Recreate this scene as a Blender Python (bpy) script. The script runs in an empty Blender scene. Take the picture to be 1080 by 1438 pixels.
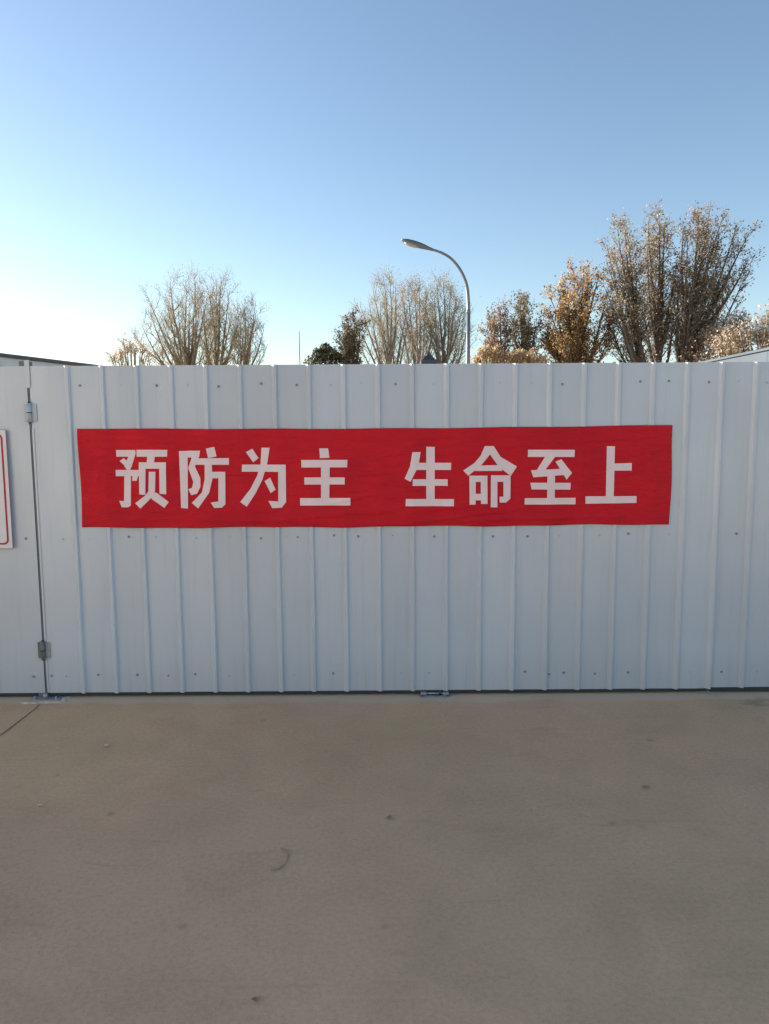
import bpy, bmesh, math, random
import numpy as np
from mathutils import Vector, Matrix

scene = bpy.context.scene
col = scene.collection
R = math.radians
random.seed(11)
rng = np.random.default_rng(11)

# ------------------------------------------------------------------ camera
W, H = 1080, 1438
CAM_D, CAM_H = 4.388, 1.6233
YAW, PITCH, ROLL, FPX = 0.002713, -0.111676, -0.006015, 1039.0
F_ = Vector((math.sin(YAW) * math.cos(PITCH), math.cos(YAW) * math.cos(PITCH), math.sin(PITCH)))
R0 = Vector((math.cos(YAW), -math.sin(YAW), 0))
U0 = R0.cross(F_)
R_ = R0 * math.cos(ROLL) + U0 * math.sin(ROLL)
U_ = -R0 * math.sin(ROLL) + U0 * math.cos(ROLL)
cam_data = bpy.data.cameras.new('camera')
cam_data.sensor_fit = 'VERTICAL'
cam_data.sensor_height = 36.0
cam_data.lens = FPX / H * 36.0
cam_data.clip_start = 0.05
cam_data.clip_end = 3000
cam = bpy.data.objects.new('camera', cam_data)
col.objects.link(cam)
M3 = Matrix((R_, U_, -F_)).transposed()
cam.matrix_world = Matrix.Translation((0, -CAM_D, CAM_H)) @ M3.to_4x4()
scene.camera = cam

# ------------------------------------------------------------------ sky, sun, exposure
SUN_AZ, SUN_EL = R(65), R(16.5)             # azimuth: to the left of the view direction
sun_dir = Vector((-math.sin(SUN_AZ) * math.cos(SUN_EL), math.cos(SUN_AZ) * math.cos(SUN_EL), math.sin(SUN_EL)))
world = bpy.data.worlds.new('World')
scene.world = world
world.use_nodes = True
wn = world.node_tree.nodes
bg = wn['Background']
sky = wn.new('ShaderNodeTexSky')
sky.sky_type = 'NISHITA'
sky.sun_disc = False
sky.sun_elevation = SUN_EL
sky.sun_rotation = -SUN_AZ
sky.altitude = 0
sky.air_density = 1.0
sky.dust_density = 0.4
sky.ozone_density = 1.5
world.node_tree.links.new(sky.outputs[0], bg.inputs[0])
bg.inputs[1].default_value = 0.08
sun_data = bpy.data.lights.new('sun', 'SUN')
sun_data.energy = 5.0
sun_data.angle = R(0.53)
sun_data.color = (1.0, 0.92, 0.81)
sun = bpy.data.objects.new('sun', sun_data)
col.objects.link(sun)
sun.rotation_euler = (-sun_dir).to_track_quat('-Z', 'Y').to_euler()
sun.location = sun_dir * 60
scene.view_settings.view_transform = 'Standard'
scene.view_settings.look = 'None'
scene.view_settings.exposure = 1.45
scene.view_settings.gamma = 1.0
scene.view_settings.use_curve_mapping = False

# ------------------------------------------------------------------ helpers
def at(px, py, Y):
    """point where the sight line of a photo pixel meets the plane y = Y (used to read off sizes)"""
    d = F_ + R_ * ((px - W / 2) / FPX) - U_ * ((py - H / 2) / FPX)
    t = (Y + CAM_D) / d.y
    return Vector((0, -CAM_D, CAM_H)) + d * t

def tag(o, label=None, cat=None, group=None, kind=None):
    if label: o['label'] = label
    if cat: o['category'] = cat
    if group: o['group'] = group
    if kind: o['kind'] = kind
    return o

def empty(name, loc, label, cat, group=None):
    o = bpy.data.objects.new(name, None)
    o.empty_display_size = 0.2
    o.location = loc
    col.objects.link(o)
    return tag(o, label, cat, group)

def link(name, me, mat, parent=None, world_space=True):
    o = bpy.data.objects.new(name, me)
    col.objects.link(o)
    if mat is not None and not me.materials:
        me.materials.append(mat)
    if parent is not None:
        o.parent = parent
        if world_space:                     # mesh coordinates are world coordinates
            root = parent
            off = Vector((0, 0, 0))
            while root is not None:
                off += root.location
                root = root.parent
            o.location = -off
    return o

def mesh_obj(name, verts, faces, mat, parent=None, smooth=False):
    me = bpy.data.meshes.new(name)
    me.from_pydata([tuple(v) for v in verts], [], faces)
    if smooth:
        me.polygons.foreach_set('use_smooth', [True] * len(me.polygons))
    me.update()
    return link(name, me, mat, parent)

def bm_obj(name, bm, mat, parent=None, smooth=False):
    me = bpy.data.meshes.new(name)
    bmesh.ops.recalc_face_normals(bm, faces=bm.faces)
    bm.to_mesh(me); bm.free()
    if smooth:
        me.polygons.foreach_set('use_smooth', [True] * len(me.polygons))
    return link(name, me, mat, parent)

def bm_box(bm, x0, x1, y0, y1, z0, z1, bevel=0.0, mat=None):
    r = bmesh.ops.create_cube(bm, size=1.0)
    vs = r['verts']
    for v in vs:
        v.co = Vector(((x0 + x1) / 2 + v.co.x * (x1 - x0), (y0 + y1) / 2 + v.co.y * (y1 - y0), (z0 + z1) / 2 + v.co.z * (z1 - z0)))
    if mat is not None:
        bmesh.ops.transform(bm, matrix=mat, verts=vs)
    if bevel > 0:
        es = list({e for v in vs for e in v.link_edges})
        bmesh.ops.bevel(bm, geom=es, offset=bevel, segments=2, affect='EDGES', profile=0.5)
    return vs

def box(name, x0, x1, y0, y1, z0, z1, mat, parent=None, bevel=0.0, xf=None):
    bm = bmesh.new()
    bm_box(bm, x0, x1, y0, y1, z0, z1, bevel, xf)
    return bm_obj(name, bm, mat, parent)

def tube_data(pts, rad, sides=8, caps=True, base=0):
    """verts, faces of a tube through pts"""
    pts = [Vector(p) for p in pts]
    n = len(pts)
    vs, fs = [], []
    up = Vector((0.13, 0.99, 0.07)).normalized()
    for i, p in enumerate(pts):
        d = (pts[min(i + 1, n - 1)] - pts[max(i - 1, 0)]).normalized()
        a = d.cross(up)
        if a.length < 1e-3: a = d.cross(Vector((1, 0, 0)))
        a.normalize(); b = d.cross(a)
        r = rad[i] if hasattr(rad, '__len__') else rad
        for k in range(sides):
            t = 2 * math.pi * k / sides
            vs.append(p + a * (math.cos(t) * r) + b * (math.sin(t) * r))
    for i in range(n - 1):
        for k in range(sides):
            k2 = (k + 1) % sides
            fs.append((base + i * sides + k, base + i * sides + k2, base + (i + 1) * sides + k2, base + (i + 1) * sides + k))
    if caps:
        fs.append(tuple(base + k for k in range(sides))[::-1])
        fs.append(tuple(base + (n - 1) * sides + k for k in range(sides)))
    return vs, fs

def tube(name, pts, rad, mat, parent=None, sides=12, smooth=True):
    vs, fs = tube_data(pts, rad, sides)
    o = mesh_obj(name, vs, fs, mat, parent)
    if smooth:
        for p in o.data.polygons: p.use_smooth = len(p.vertices) == 4
    return o

# ------------------------------------------------------------------ materials
def new_mat(name):
    m = bpy.data.materials.new(name)
    m.use_nodes = True
    nt = m.node_tree
    return m, nt, nt.nodes, nt.links, nt.nodes['Principled BSDF']

def noise(nt, scale, detail=4, rough=0.55, coords=None, dist=0.0):
    n = nt.nodes.new('ShaderNodeTexNoise')
    n.inputs['Scale'].default_value = scale
    n.inputs['Detail'].default_value = detail
    n.inputs['Roughness'].default_value = rough
    n.inputs['Distortion'].default_value = dist
    if coords is not None: nt.links.new(coords, n.inputs['Vector'])
    return n

def ramp(nt, src, stops):
    r = nt.nodes.new('ShaderNodeValToRGB')
    els = r.color_ramp.elements
    while len(els) < len(stops): els.new(0.5)
    for e, (p, c) in zip(els, stops):
        e.position = p
        e.color = (c, c, c, 1) if not hasattr(c, '__len__') else (*c, 1)
    nt.links.new(src, r.inputs[0])
    return r

def mix(nt, fac, a, b, mode='MIX'):
    m = nt.nodes.new('ShaderNodeMix')
    m.data_type = 'RGBA'; m.blend_type = mode
    for sock, v in ((m.inputs[0], fac), (m.inputs[6], a), (m.inputs[7], b)):
        if hasattr(v, 'is_output'): nt.links.new(v, sock)
        elif hasattr(v, '__len__'): sock.default_value = (*v, 1)
        else: sock.default_value = v
    return m.outputs[2]

def bump(nt, height, strength, dist, bsdf):
    b = nt.nodes.new('ShaderNodeBump')
    b.inputs['Strength'].default_value = strength
    b.inputs['Distance'].default_value = dist
    nt.links.new(height, b.inputs['Height'])
    nt.links.new(b.outputs[0], bsdf.inputs['Normal'])
    return b

def simple(name, colr, rough=0.5, metal=0.0, var=0.12, scale=8.0, grain=0.0):
    m, nt, nd, lk, b = new_mat(name)
    tc = nd.new('ShaderNodeTexCoord')
    n = noise(nt, scale, 5, 0.6, tc.outputs['Object'])
    lo = tuple(c * (1 - var) for c in colr); hi = tuple(min(1, c * (1 + var)) for c in colr)
    r = ramp(nt, n.outputs[0], [(0.3, lo), (0.7, hi)])
    lk.new(r.outputs[0], b.inputs['Base Color'])
    b.inputs['Roughness'].default_value = rough
    b.inputs['Metallic'].default_value = metal
    if grain:
        g = noise(nt, 120, 3, 0.6, tc.outputs['Object'])
        bump(nt, g.outputs[0], grain, 0.002, b)
    return m

def sheet_material(name, colr, dirt=(0.33, 0.345, 0.35), rough=0.38, metal=0.0):
    """painted sheet steel: faint vertical streaks, dust near the ground, small scuffs"""
    m, nt, nd, lk, b = new_mat(name)
    geo = nd.new('ShaderNodeNewGeometry')
    oi = nd.new('ShaderNodeObjectInfo')
    mp = nd.new('ShaderNodeMapping'); mp.inputs['Scale'].default_value = (14, 14, 0.7)
    lk.new(geo.outputs['Position'], mp.inputs[0])
    st = noise(nt, 1.6, 6, 0.6, mp.outputs[0])
    big = noise(nt, 1.1, 3, 0.5, geo.outputs['Position'])
    fine = noise(nt, 38, 6, 0.7, geo.outputs['Position'])
    # each sheet came from the coil with a slightly different tone
    tone = nd.new('ShaderNodeMapRange'); lk.new(oi.outputs['Random'], tone.inputs[0])
    tone.inputs[3].default_value = 0.95; tone.inputs[4].default_value = 1.04
    c0 = mix(nt, ramp(nt, big.outputs[0], [(0.35, 0.0), (0.65, 1.0)]).outputs[0], colr, tuple(c * 0.93 for c in colr))
    cm = nd.new('ShaderNodeVectorMath'); cm.operation = 'SCALE'
    lk.new(c0, cm.inputs[0]); lk.new(tone.outputs[0], cm.inputs['Scale'])
    c1 = mix(nt, ramp(nt, st.outputs[0], [(0.52, 0.0), (0.85, 0.26)]).outputs[0], cm.outputs[0], dirt)
    c2 = mix(nt, ramp(nt, fine.outputs[0], [(0.66, 0.0), (0.76, 0.30)]).outputs[0], c1, dirt)
    sep = nd.new('ShaderNodeSeparateXYZ'); lk.new(geo.outputs['Position'], sep.inputs[0])
    mr = nd.new('ShaderNodeMapRange'); lk.new(sep.outputs['Z'], mr.inputs[0])
    mr.inputs[1].default_value = 0.28; mr.inputs[2].default_value = 0.02
    mr.inputs[3].default_value = 0.0; mr.inputs[4].default_value = 0.55
    mu = nd.new('ShaderNodeMath'); mu.operation = 'MULTIPLY'
    lk.new(mr.outputs[0], mu.inputs[0]); lk.new(st.outputs[0], mu.inputs[1])
    c3 = mix(nt, mu.outputs[0], c2, dirt)                       # splashed dust
    lk.new(c3, b.inputs['Base Color'])
    rr = ramp(nt, big.outputs[0], [(0.3, rough - 0.06), (0.7, rough + 0.12)])
    lk.new(rr.outputs[0], b.inputs['Roughness'])
    b.inputs['Metallic'].default_value = metal
    bn = noise(nt, 5, 2, 0.5, geo.outputs['Position'])
    bump(nt, bn.outputs[0], 0.25, 0.006, b)
    return m

def leaf_material(name, stops, trans=0.4, rough=0.6):
    m = bpy.data.materials.new(name); m.use_nodes = True
    nt = m.node_tree; nd = nt.nodes; lk = nt.links
    b = nd['Principled BSDF']; out = nd['Material Output']
    geo = nd.new('ShaderNodeNewGeometry')
    n = noise(nt, 0.9, 2, 0.5, geo.outputs['Position'])
    ad = nd.new('ShaderNodeMath'); ad.operation = 'MULTIPLY_ADD'
    lk.new(geo.outputs['Random Per Island'], ad.inputs[0]); ad.inputs[1].default_value = 0.65
    sc = nd.new('ShaderNodeMath'); sc.operation = 'MULTIPLY'; lk.new(n.outputs[0], sc.inputs[0]); sc.inputs[1].default_value = 0.35
    lk.new(sc.outputs[0], ad.inputs[2])
    r = ramp(nt, ad.outputs[0], stops)
    lk.new(r.outputs[0], b.inputs['Base Color'])
    b.inputs['Roughness'].default_value = rough
    t = nd.new('ShaderNodeBsdfTranslucent'); lk.new(r.outputs[0], t.inputs[0])
    mx = nd.new('ShaderNodeMixShader'); mx.inputs[0].default_value = trans
    lk.new(b.outputs[0], mx.inputs[1]); lk.new(t.outputs[0], mx.inputs[2])
    lk.new(mx.outputs[0], out.inputs[0])
    return m

def concrete_material():
    m, nt, nd, lk, b = new_mat('yard_concrete')
    geo = nd.new('ShaderNodeNewGeometry')
    P = geo.outputs['Position']
    big = noise(nt, 0.55, 4, 0.55, P)
    mid = noise(nt, 2.3, 6, 0.62, P, 0.4)
    fine = noise(nt, 55, 8, 0.75, P)
    grit = noise(nt, 260, 3, 0.8, P)
    c = mix(nt, ramp(nt, big.outputs[0], [(0.34, 0.0), (0.66, 1.0)]).outputs[0], G_A, G_B)
    hue = noise(nt, 0.9, 2, 0.5, P)
    hue.noise_dimensions = '4D'; hue.inputs['W'].default_value = 3.7
    c = mix(nt, ramp(nt, hue.outputs[0], [(0.38, 0.0), (0.7, 0.55)]).outputs[0], c, G_C)
    c = mix(nt, ramp(nt, mid.outputs[0], [(0.30, 0.50), (0.54, 0.0)]).outputs[0], c, tuple(x * 0.66 for x in G_A))
    c = mix(nt, ramp(nt, mid.outputs[0], [(0.56, 0.0), (0.78, 0.35)]).outputs[0], c, tuple(x * 1.28 for x in G_A))
    c = mix(nt, 0.6, c, ramp(nt, fine.outputs[0], [(0.25, 0.62), (0.5, 1.0), (0.78, 1.3)]).outputs[0], 'MULTIPLY')
    c = mix(nt, 0.5, c, ramp(nt, grit.outputs[0], [(0.25, 0.55), (0.6, 1.1)]).outputs[0], 'MULTIPLY')
    # trowel / tyre scuffs: stretched noise, direction across the yard
    mp = nd.new('ShaderNodeMapping'); mp.inputs['Scale'].default_value = (1.2, 7.5, 1); mp.inputs['Rotation'].default_value = (0, 0, 0.25)
    lk.new(P, mp.inputs[0])
    sc = noise(nt, 1.7, 5, 0.6, mp.outputs[0], 0.8)
    c = mix(nt, ramp(nt, sc.outputs[0], [(0.60, 0.0), (0.74, 0.40)]).outputs[0], c, tuple(x * 0.62 for x in G_A))
    # small dark spots
    vo = nd.new('ShaderNodeTexVoronoi'); vo.inputs['Scale'].default_value = 3.1; lk.new(P, vo.inputs['Vector'])
    dn = noise(nt, 14, 4, 0.6, P)
    ad = nd.new('ShaderNodeMath'); ad.operation = 'MULTIPLY_ADD'; lk.new(dn.outputs[0], ad.inputs[0]); ad.inputs[1].default_value = 0.22
    lk.new(vo.outputs['Distance'], ad.inputs[2])
    c = mix(nt, ramp(nt, ad.outputs[0], [(0.135, 0.55), (0.19, 0.0)]).outputs[0], c, tuple(x * 0.55 for x in G_A))
    # darker patches with their own outline
    for (sx, sy, rx, ry, amt) in DARK_PATCHES:
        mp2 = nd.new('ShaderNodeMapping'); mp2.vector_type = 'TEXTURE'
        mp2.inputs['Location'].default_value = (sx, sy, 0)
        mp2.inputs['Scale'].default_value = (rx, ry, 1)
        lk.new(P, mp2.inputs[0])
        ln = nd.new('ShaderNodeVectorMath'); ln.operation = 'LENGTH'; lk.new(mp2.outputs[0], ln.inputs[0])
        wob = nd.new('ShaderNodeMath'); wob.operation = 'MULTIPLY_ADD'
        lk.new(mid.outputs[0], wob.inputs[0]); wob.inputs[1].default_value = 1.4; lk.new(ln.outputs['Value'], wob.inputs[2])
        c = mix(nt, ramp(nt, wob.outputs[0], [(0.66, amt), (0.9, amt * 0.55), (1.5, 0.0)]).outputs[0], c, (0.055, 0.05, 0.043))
    # pale dust swept up against the foot of the fence
    sp = nd.new('ShaderNodeSeparateXYZ'); lk.new(P, sp.inputs[0])
    dy = nd.new('ShaderNodeMath'); dy.operation = 'ABSOLUTE'; lk.new(sp.outputs['Y'], dy.inputs[0])
    dw = nd.new('ShaderNodeMath'); dw.operation = 'MULTIPLY_ADD'; lk.new(mid.outputs[0], dw.inputs[0]); dw.inputs[1].default_value = -0.16; lk.new(dy.outputs[0], dw.inputs[2])
    c = mix(nt, ramp(nt, dw.outputs[0], [(0.0, 0.45), (0.06, 0.0)]).outputs[0], c, (0.66, 0.57, 0.46))
    lk.new(c, b.inputs['Base Color'])
    lk.new(ramp(nt, mid.outputs[0], [(0.3, 0.72), (0.7, 0.92)]).outputs[0], b.inputs['Roughness'])
    hsum = nd.new('ShaderNodeMath'); hsum.operation = 'MULTIPLY_ADD'
    lk.new(fine.outputs[0], hsum.inputs[0]); hsum.inputs[1].default_value = 0.5; lk.new(grit.outputs[0], hsum.inputs[2])
    bump(nt, hsum.outputs[0], 0.5, 0.0035, b)
    return m

G_A = (0.65, 0.45, 0.265)
G_B = (0.56, 0.405, 0.24)
G_C = (0.65, 0.41, 0.275)
DARK_PATCHES = [(2.40, -0.12, 0.75, 0.36, 0.5), (-1.55, -1.03, 0.07, 0.13, 0.5), (-0.55, -1.2, 0.26, 0.06, 0.35)]

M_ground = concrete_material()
M_sheet = sheet_material('painted_grey_sheet', (0.565, 0.625, 0.705), metal=0.16)
M_sheet_far = sheet_material('slate_blue_sheet', (0.055, 0.075, 0.10), (0.07, 0.07, 0.07), 0.7)
M_steel = simple('dark_steel_tube', (0.055, 0.06, 0.065), 0.5, 0.6)
M_post = simple('weathered_post_paint', (0.16, 0.175, 0.185), 0.55, 0.1)
M_galv = simple('galvanised_steel', (0.36, 0.38, 0.40), 0.42, 0.55, 0.2, 30)
M_hinge = simple('worn_hinge_paint', (0.46, 0.53, 0.60), 0.4, 0.1, 0.12, 40)
M_screw_dark = simple('weathered_screw', (0.27, 0.29, 0.31), 0.45, 0.4)
M_screw_light = simple('zinc_screw', (0.50, 0.56, 0.62), 0.35, 0.2)
M_print = simple('pale_ink', (0.88, 0.71, 0.73), 0.75, 0, 0.05, 6)
M_signwhite = simple('sign_white', (0.74, 0.72, 0.75), 0.4, 0, 0.03, 3)
M_signred = simple('sign_red', (0.36, 0.018, 0.045), 0.4, 0, 0.1, 5)
M_pinktrim = simple('faded_red_edge', (0.42, 0.20, 0.25), 0.5, 0, 0.1, 5)
M_lamp = simple('lamp_grey_paint', (0.17, 0.19, 0.21), 0.4, 0.2, 0.08, 4)
M_lamphead = simple('lamp_head_grey', (0.12, 0.15, 0.18), 0.35, 0.2, 0.08, 4)
M_lens = simple('clouded_lens', (0.30, 0.33, 0.35), 0.25, 0, 0.05, 4)
M_cabin = simple('cabin_white_panel', (0.58, 0.60, 0.60), 0.55, 0, 0.07, 2)
M_dark = simple('dark_roof_trim', (0.10, 0.10, 0.105), 0.85, 0, 0.15, 3)
M_slate = simple('dark_slate_roof', (0.05, 0.06, 0.075), 0.55, 0, 0.2, 6)
M_pebble = simple('grey_pebble', (0.58, 0.46, 0.34), 0.8, 0, 0.25, 60)
M_twig = simple('dry_twig', (0.36, 0.26, 0.19), 0.8, 0, 0.2, 40)
M_dryleaf = simple('dry_brown_leaf', (0.36, 0.25, 0.16), 0.8, 0, 0.25, 40)
M_joint = simple('joint_filler', (0.17, 0.14, 0.115), 0.85, 0, 0.3, 30)
M_cream = simple('cream_render', (0.74, 0.69, 0.60), 0.85, 0, 0.06, 2)
M_mortar = simple('mortar_pad', (0.52, 0.45, 0.37), 0.85, 0, 0.2, 30, 0.5)
M_bark = simple('grey_brown_bark', (0.13, 0.105, 0.085), 0.85, 0, 0.3, 9)
M_bark_pale = simple('pale_tan_bark', (0.25, 0.205, 0.16), 0.85, 0, 0.3, 9)
M_twig_tan = simple('tan_twigs', (0.27, 0.225, 0.14), 0.8, 0, 0.35, 3)
M_bark_grey = simple('silver_grey_bark', (0.22, 0.205, 0.19), 0.8, 0, 0.3, 9)
def glass_mat():
    m, nt, nd, lk, b = new_mat('dark_window_glass')
    b.inputs['Base Color'].default_value = (0.02, 0.025, 0.03, 1)
    b.inputs['Roughness'].default_value = 0.08
    return m
M_glass = glass_mat()
def banner_mat():
    m, nt, nd, lk, b = new_mat('red_banner_cloth')
    geo = nd.new('ShaderNodeNewGeometry')
    n = noise(nt, 3.0, 5, 0.6, geo.outputs['Position'])
    r = ramp(nt, n.outputs[0], [(0.3, (0.53, 0.009, 0.024)), (0.7, (0.70, 0.013, 0.025))])
    lk.new(r.outputs[0], b.inputs['Base Color'])
    b.inputs['Roughness'].default_value = 0.7
    b.inputs['Specular IOR Level'].default_value = 0.22
    b.inputs['Sheen Weight'].default_value = 0.04
    b.inputs['Sheen Roughness'].default_value = 0.4
    mp = nd.new('ShaderNodeMapping'); mp.inputs['Scale'].default_value = (1, 1, 3.2); mp.inputs['Rotation'].default_value = (0, 0.18, 0)
    lk.new(geo.outputs['Position'], mp.inputs[0])
    cr = noise(nt, 7, 5, 0.6, mp.outputs[0], 0.7)
    bump(nt, cr.outputs[0], 0.9, 0.016, b)
    return m
M_banner = banner_mat()

# ------------------------------------------------------------------ ground
def make_ground():
    S = 420.0
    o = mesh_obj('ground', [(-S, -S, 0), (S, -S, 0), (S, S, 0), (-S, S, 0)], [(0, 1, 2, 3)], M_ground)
    tag(o, kind='structure')
    # slab joint in line with the gate post: filler with ragged edges
    vs, fs = [], []
    n = 60
    for i in range(n + 1):
        y = -0.12 - i * (5.4 / n)
        cx = -2.054 + 0.004 * math.sin(i * 0.9) + random.uniform(-0.002, 0.002)
        w = random.uniform(0.002, 0.006)
        vs += [(cx - w, y, 0.002), (cx + w, y, 0.002)]
        if i: fs.append((2 * i - 2, 2 * i - 1, 2 * i + 1, 2 * i))
    j = mesh_obj('slab_joint', vs, fs, M_joint, o)
make_ground()

# ------------------------------------------------------------------ unseen building behind the viewer, added to bounce sunlight onto fence and ground
def make_bounce_building():
    Y0, X0, X1, D_, Hh = -9.0, -36.0, -6.0, 8.0, 10.6
    o = empty('unseen_bounce_building', ((X0 + X1) / 2, Y0 - D_ / 2, 0), 'unseen three storey cream building added to bounce sunlight onto the gate', 'building')
    box('wall', X0, X1, Y0 - D_, Y0, 0, Hh, M_cream, o)
    box('roof', X0 - 0.4, X1 + 0.4, Y0 - D_ - 0.4, Y0 + 0.45, Hh + 0.002, Hh + 0.25, M_slate, o, 0.02)
    box('plinth', X0 + 0.003, X1 - 0.003, Y0 + 0.002, Y0 + 0.05, 0, 0.45, M_mortar, o)
    for fl in range(3):
        for k in range(9):
            xa = X0 + 1.2 + k * 3.1
            if fl == 0 and k == 5:
                d = box('door', xa, xa + 1.1, Y0 + 0.052, Y0 + 0.09, 0.02, 2.2, M_slate, o, 0.01)
                box('handle', xa + 0.92, xa + 0.98, Y0 + 0.092, Y0 + 0.13, 1.0, 1.14, M_galv, d)
                continue
            z = 1.0 + fl * 3.3
            w = box('window', xa, xa + 1.5, Y0 + 0.003, Y0 + 0.045, z, z + 1.4, M_cabin, o, 0.01)
            box('pane', xa + 0.06, xa + 0.72, Y0 + 0.047, Y0 + 0.052, z + 0.06, z + 1.34, M_glass, w)
            box('pane', xa + 0.78, xa + 1.44, Y0 + 0.047, Y0 + 0.052, z + 0.06, z + 1.34, M_glass, w)
            box('sill', xa - 0.08, xa + 1.58, Y0 + 0.003, Y0 + 0.14, z - 0.07, z - 0.003, M_mortar, w)
make_bounce_building()

# ------------------------------------------------------------------ sheet-metal gate and hoarding
PITCH_M = 0.2014
RIB0 = -1.8303            # first rib of the gate
SEAM = -2.066
Z0, Z1 = 0.030, 2.0
RIB_PROFILE = [(-0.024, 0.0), (-0.0105, -0.0150), (-0.009, -0.0160), (0.004, -0.0160), (0.0055, -0.0150), (0.012, 0.0)]

def sheet_panel(parent, xa, xb, rib=True, z0=Z0, z1=Z1, mat=None, nz=26, xf=None, amp=0.0024, lip=False):
    """one bay of profiled sheet from xa to xb; the folded rib sits on xb"""
    seed = random.random() * 50
    prof = []
    e = xb - 0.024 if rib else xb - 0.0005
    n = 7
    for k in range(n + 1):
        prof.append((xa + (e - xa) * k / n, 0.0))
    prof[0] = (xa + 0.0006, 0.0009)
    if rib:
        prof += [(xb + dx, dy) for dx, dy in RIB_PROFILE[1:]]
    vs, fs = [], []
    m = len(prof)
    ph = random.uniform(0, 6.3); ph2 = random.uniform(0, 6.3)
    for j in range(nz + 1):
        z = z0 + (z1 - z0) * j / nz
        wob = 0.0011 * math.sin(z * 3.1 + ph) + 0.0007 * math.sin(z * 7.7 + ph2)
        for k, (x, y) in enumerate(prof):
            u = min(1, k / n)
            ob = amp * math.sin(math.pi * u) * (math.sin(z * 2.3 + seed) + 0.6 * math.sin(z * 5.9 + seed * 2 + u * 2))
            edge = (x + wob) if k > n and k < m - 1 else x
            vs.append((edge, y + (ob if 0 < k < n else 0), z))
    for j in range(nz):
        for k in range(m - 1):
            a = j * m + k
            fs.append((a, a + 1, a + m + 1, a + m))
    if lip:                                # hemmed lower edge
        base = len(vs)
        for k, (x, y) in enumerate(prof):
            vs.append((x, y - 0.0035, z0 - 0.0))
        for k in range(m - 1):
            fs.append((k, base + k, base + k + 1, k + 1))
    if xf is not None:
        vs = [xf @ Vector(v) for v in vs]
    o = mesh_obj('sheet_panel', vs, fs, mat or M_sheet, parent)
    sol = o.modifiers.new('thickness', 'SOLIDIFY'); sol.thickness = 0.0008; sol.offset = -1 if xf is None else 0
    return o

def screw_mesh(mat):
    bm = bmesh.new()
    # washer plus hexagonal head, axis along -Y
    for r0, y0, y1, seg in ((0.0078, 0.0, -0.002, 10), (0.0048, -0.002, -0.0065, 6)):
        rr = bmesh.ops.create_cone(bm, cap_ends=True, segments=seg, radius1=r0, radius2=r0 * 0.93, depth=abs(y1 - y0))
        bmesh.ops.transform(bm, matrix=Matrix.Translation((0, (y0 + y1) / 2, 0)) @ Matrix.Rotation(R(90), 4, 'X'), verts=rr['verts'])
    me = bpy.data.meshes.new('screw'); bm.to_mesh(me); bm.free(); me.materials.append(mat)
    return me
SCREW_D, SCREW_L = screw_mesh(M_screw_dark), screw_mesh(M_screw_light)

def screw(panel, x, z, light=None):
    if light is None: light = random.random() < 0.45
    o = bpy.data.objects.new('screw', SCREW_L if light else SCREW_D)
    col.objects.link(o); o.parent = panel
    root = panel.parent
    o.location = Vector((x, -0.0008, z))
    o.rotation_euler = (0, random.uniform(0, 1), 0)
    return o

def screw_rows(p, xa, xb, zs):
    for z in zs:
        if random.random() < 0.12: continue
        screw(p, xa + (xb - 0.02 - xa) * random.uniform(0.35, 0.72), z + random.uniform(-0.008, 0.008))
        if random.random() < 0.18:
            screw(p, xa + (xb - 0.02 - xa) * random.uniform(0.12, 0.25), z + random.uniform(-0.01, 0.01))

ROWS = (0.135, 0.985, 1.885)

def make_gate():
    g = empty('sheet_metal_gate', (SEAM, 0, 0), 'pale grey ribbed sheet metal gate leaf behind the long red banner', 'gate')
    xs = [SEAM + 0.007] + [RIB0 + PITCH_M * i for i in range(20)]
    for i in range(20):
        p = sheet_panel(g, xs[i], xs[i + 1], lip=False)
        screw_rows(p, xs[i], xs[i + 1], ROWS)
    x0, x1 = xs[0], xs[-1]
    for z in (0.036, 0.95, 1.86):
        box('frame_rail', x0 + 0.052, x1 - 0.06, 0.0035, 0.043, z - 0.028, z + 0.028 if z > 0.1 else 0.05, M_steel, g, 0.003)
    for xa in (x0 + 0.006, x1 - 0.058):
        box('frame_stile', xa, xa + 0.044, 0.0035, 0.043, 0.008, 1.96, M_steel, g, 0.003)
    # two barrel hinges on the seam
    for (zc, light) in ((1.731, True), (0.300, False)):
        xh = SEAM + (0.002 if light else 0.0)
        hg = tube('hinge', [(xh, -0.013, zc - 0.056), (xh, -0.013, zc + 0.056)], 0.0125, M_hinge if light else M_post, g, 14)
        box('hinge_plate', xh + 0.006, xh + 0.040, -0.0065, -0.0015, zc - 0.050, zc + 0.050, M_hinge if light else M_galv, hg, 0.001)
        box('hinge_plate', xh - 0.034, xh - 0.006, -0.0065, -0.0015, zc - 0.050, zc + 0.050, M_hinge if light else M_post, hg, 0.001)
        tube('hinge_pin', [(xh, -0.013, zc - 0.063), (xh, -0.013, zc + 0.063)], 0.006, M_steel, hg, 10)
        tube('hinge_collar', [(xh, -0.013, zc - 0.003), (xh, -0.013, zc + 0.003)], 0.0140, M_steel, hg, 14)
    # raw edge seen beside the seam: a folded return flange
    box('edge_flange', SEAM + 0.0075, SEAM + 0.019, -0.0035, -0.0012, 0.035, 1.64, M_sheet, g, 0.0005)
    return g
make_gate()

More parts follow.
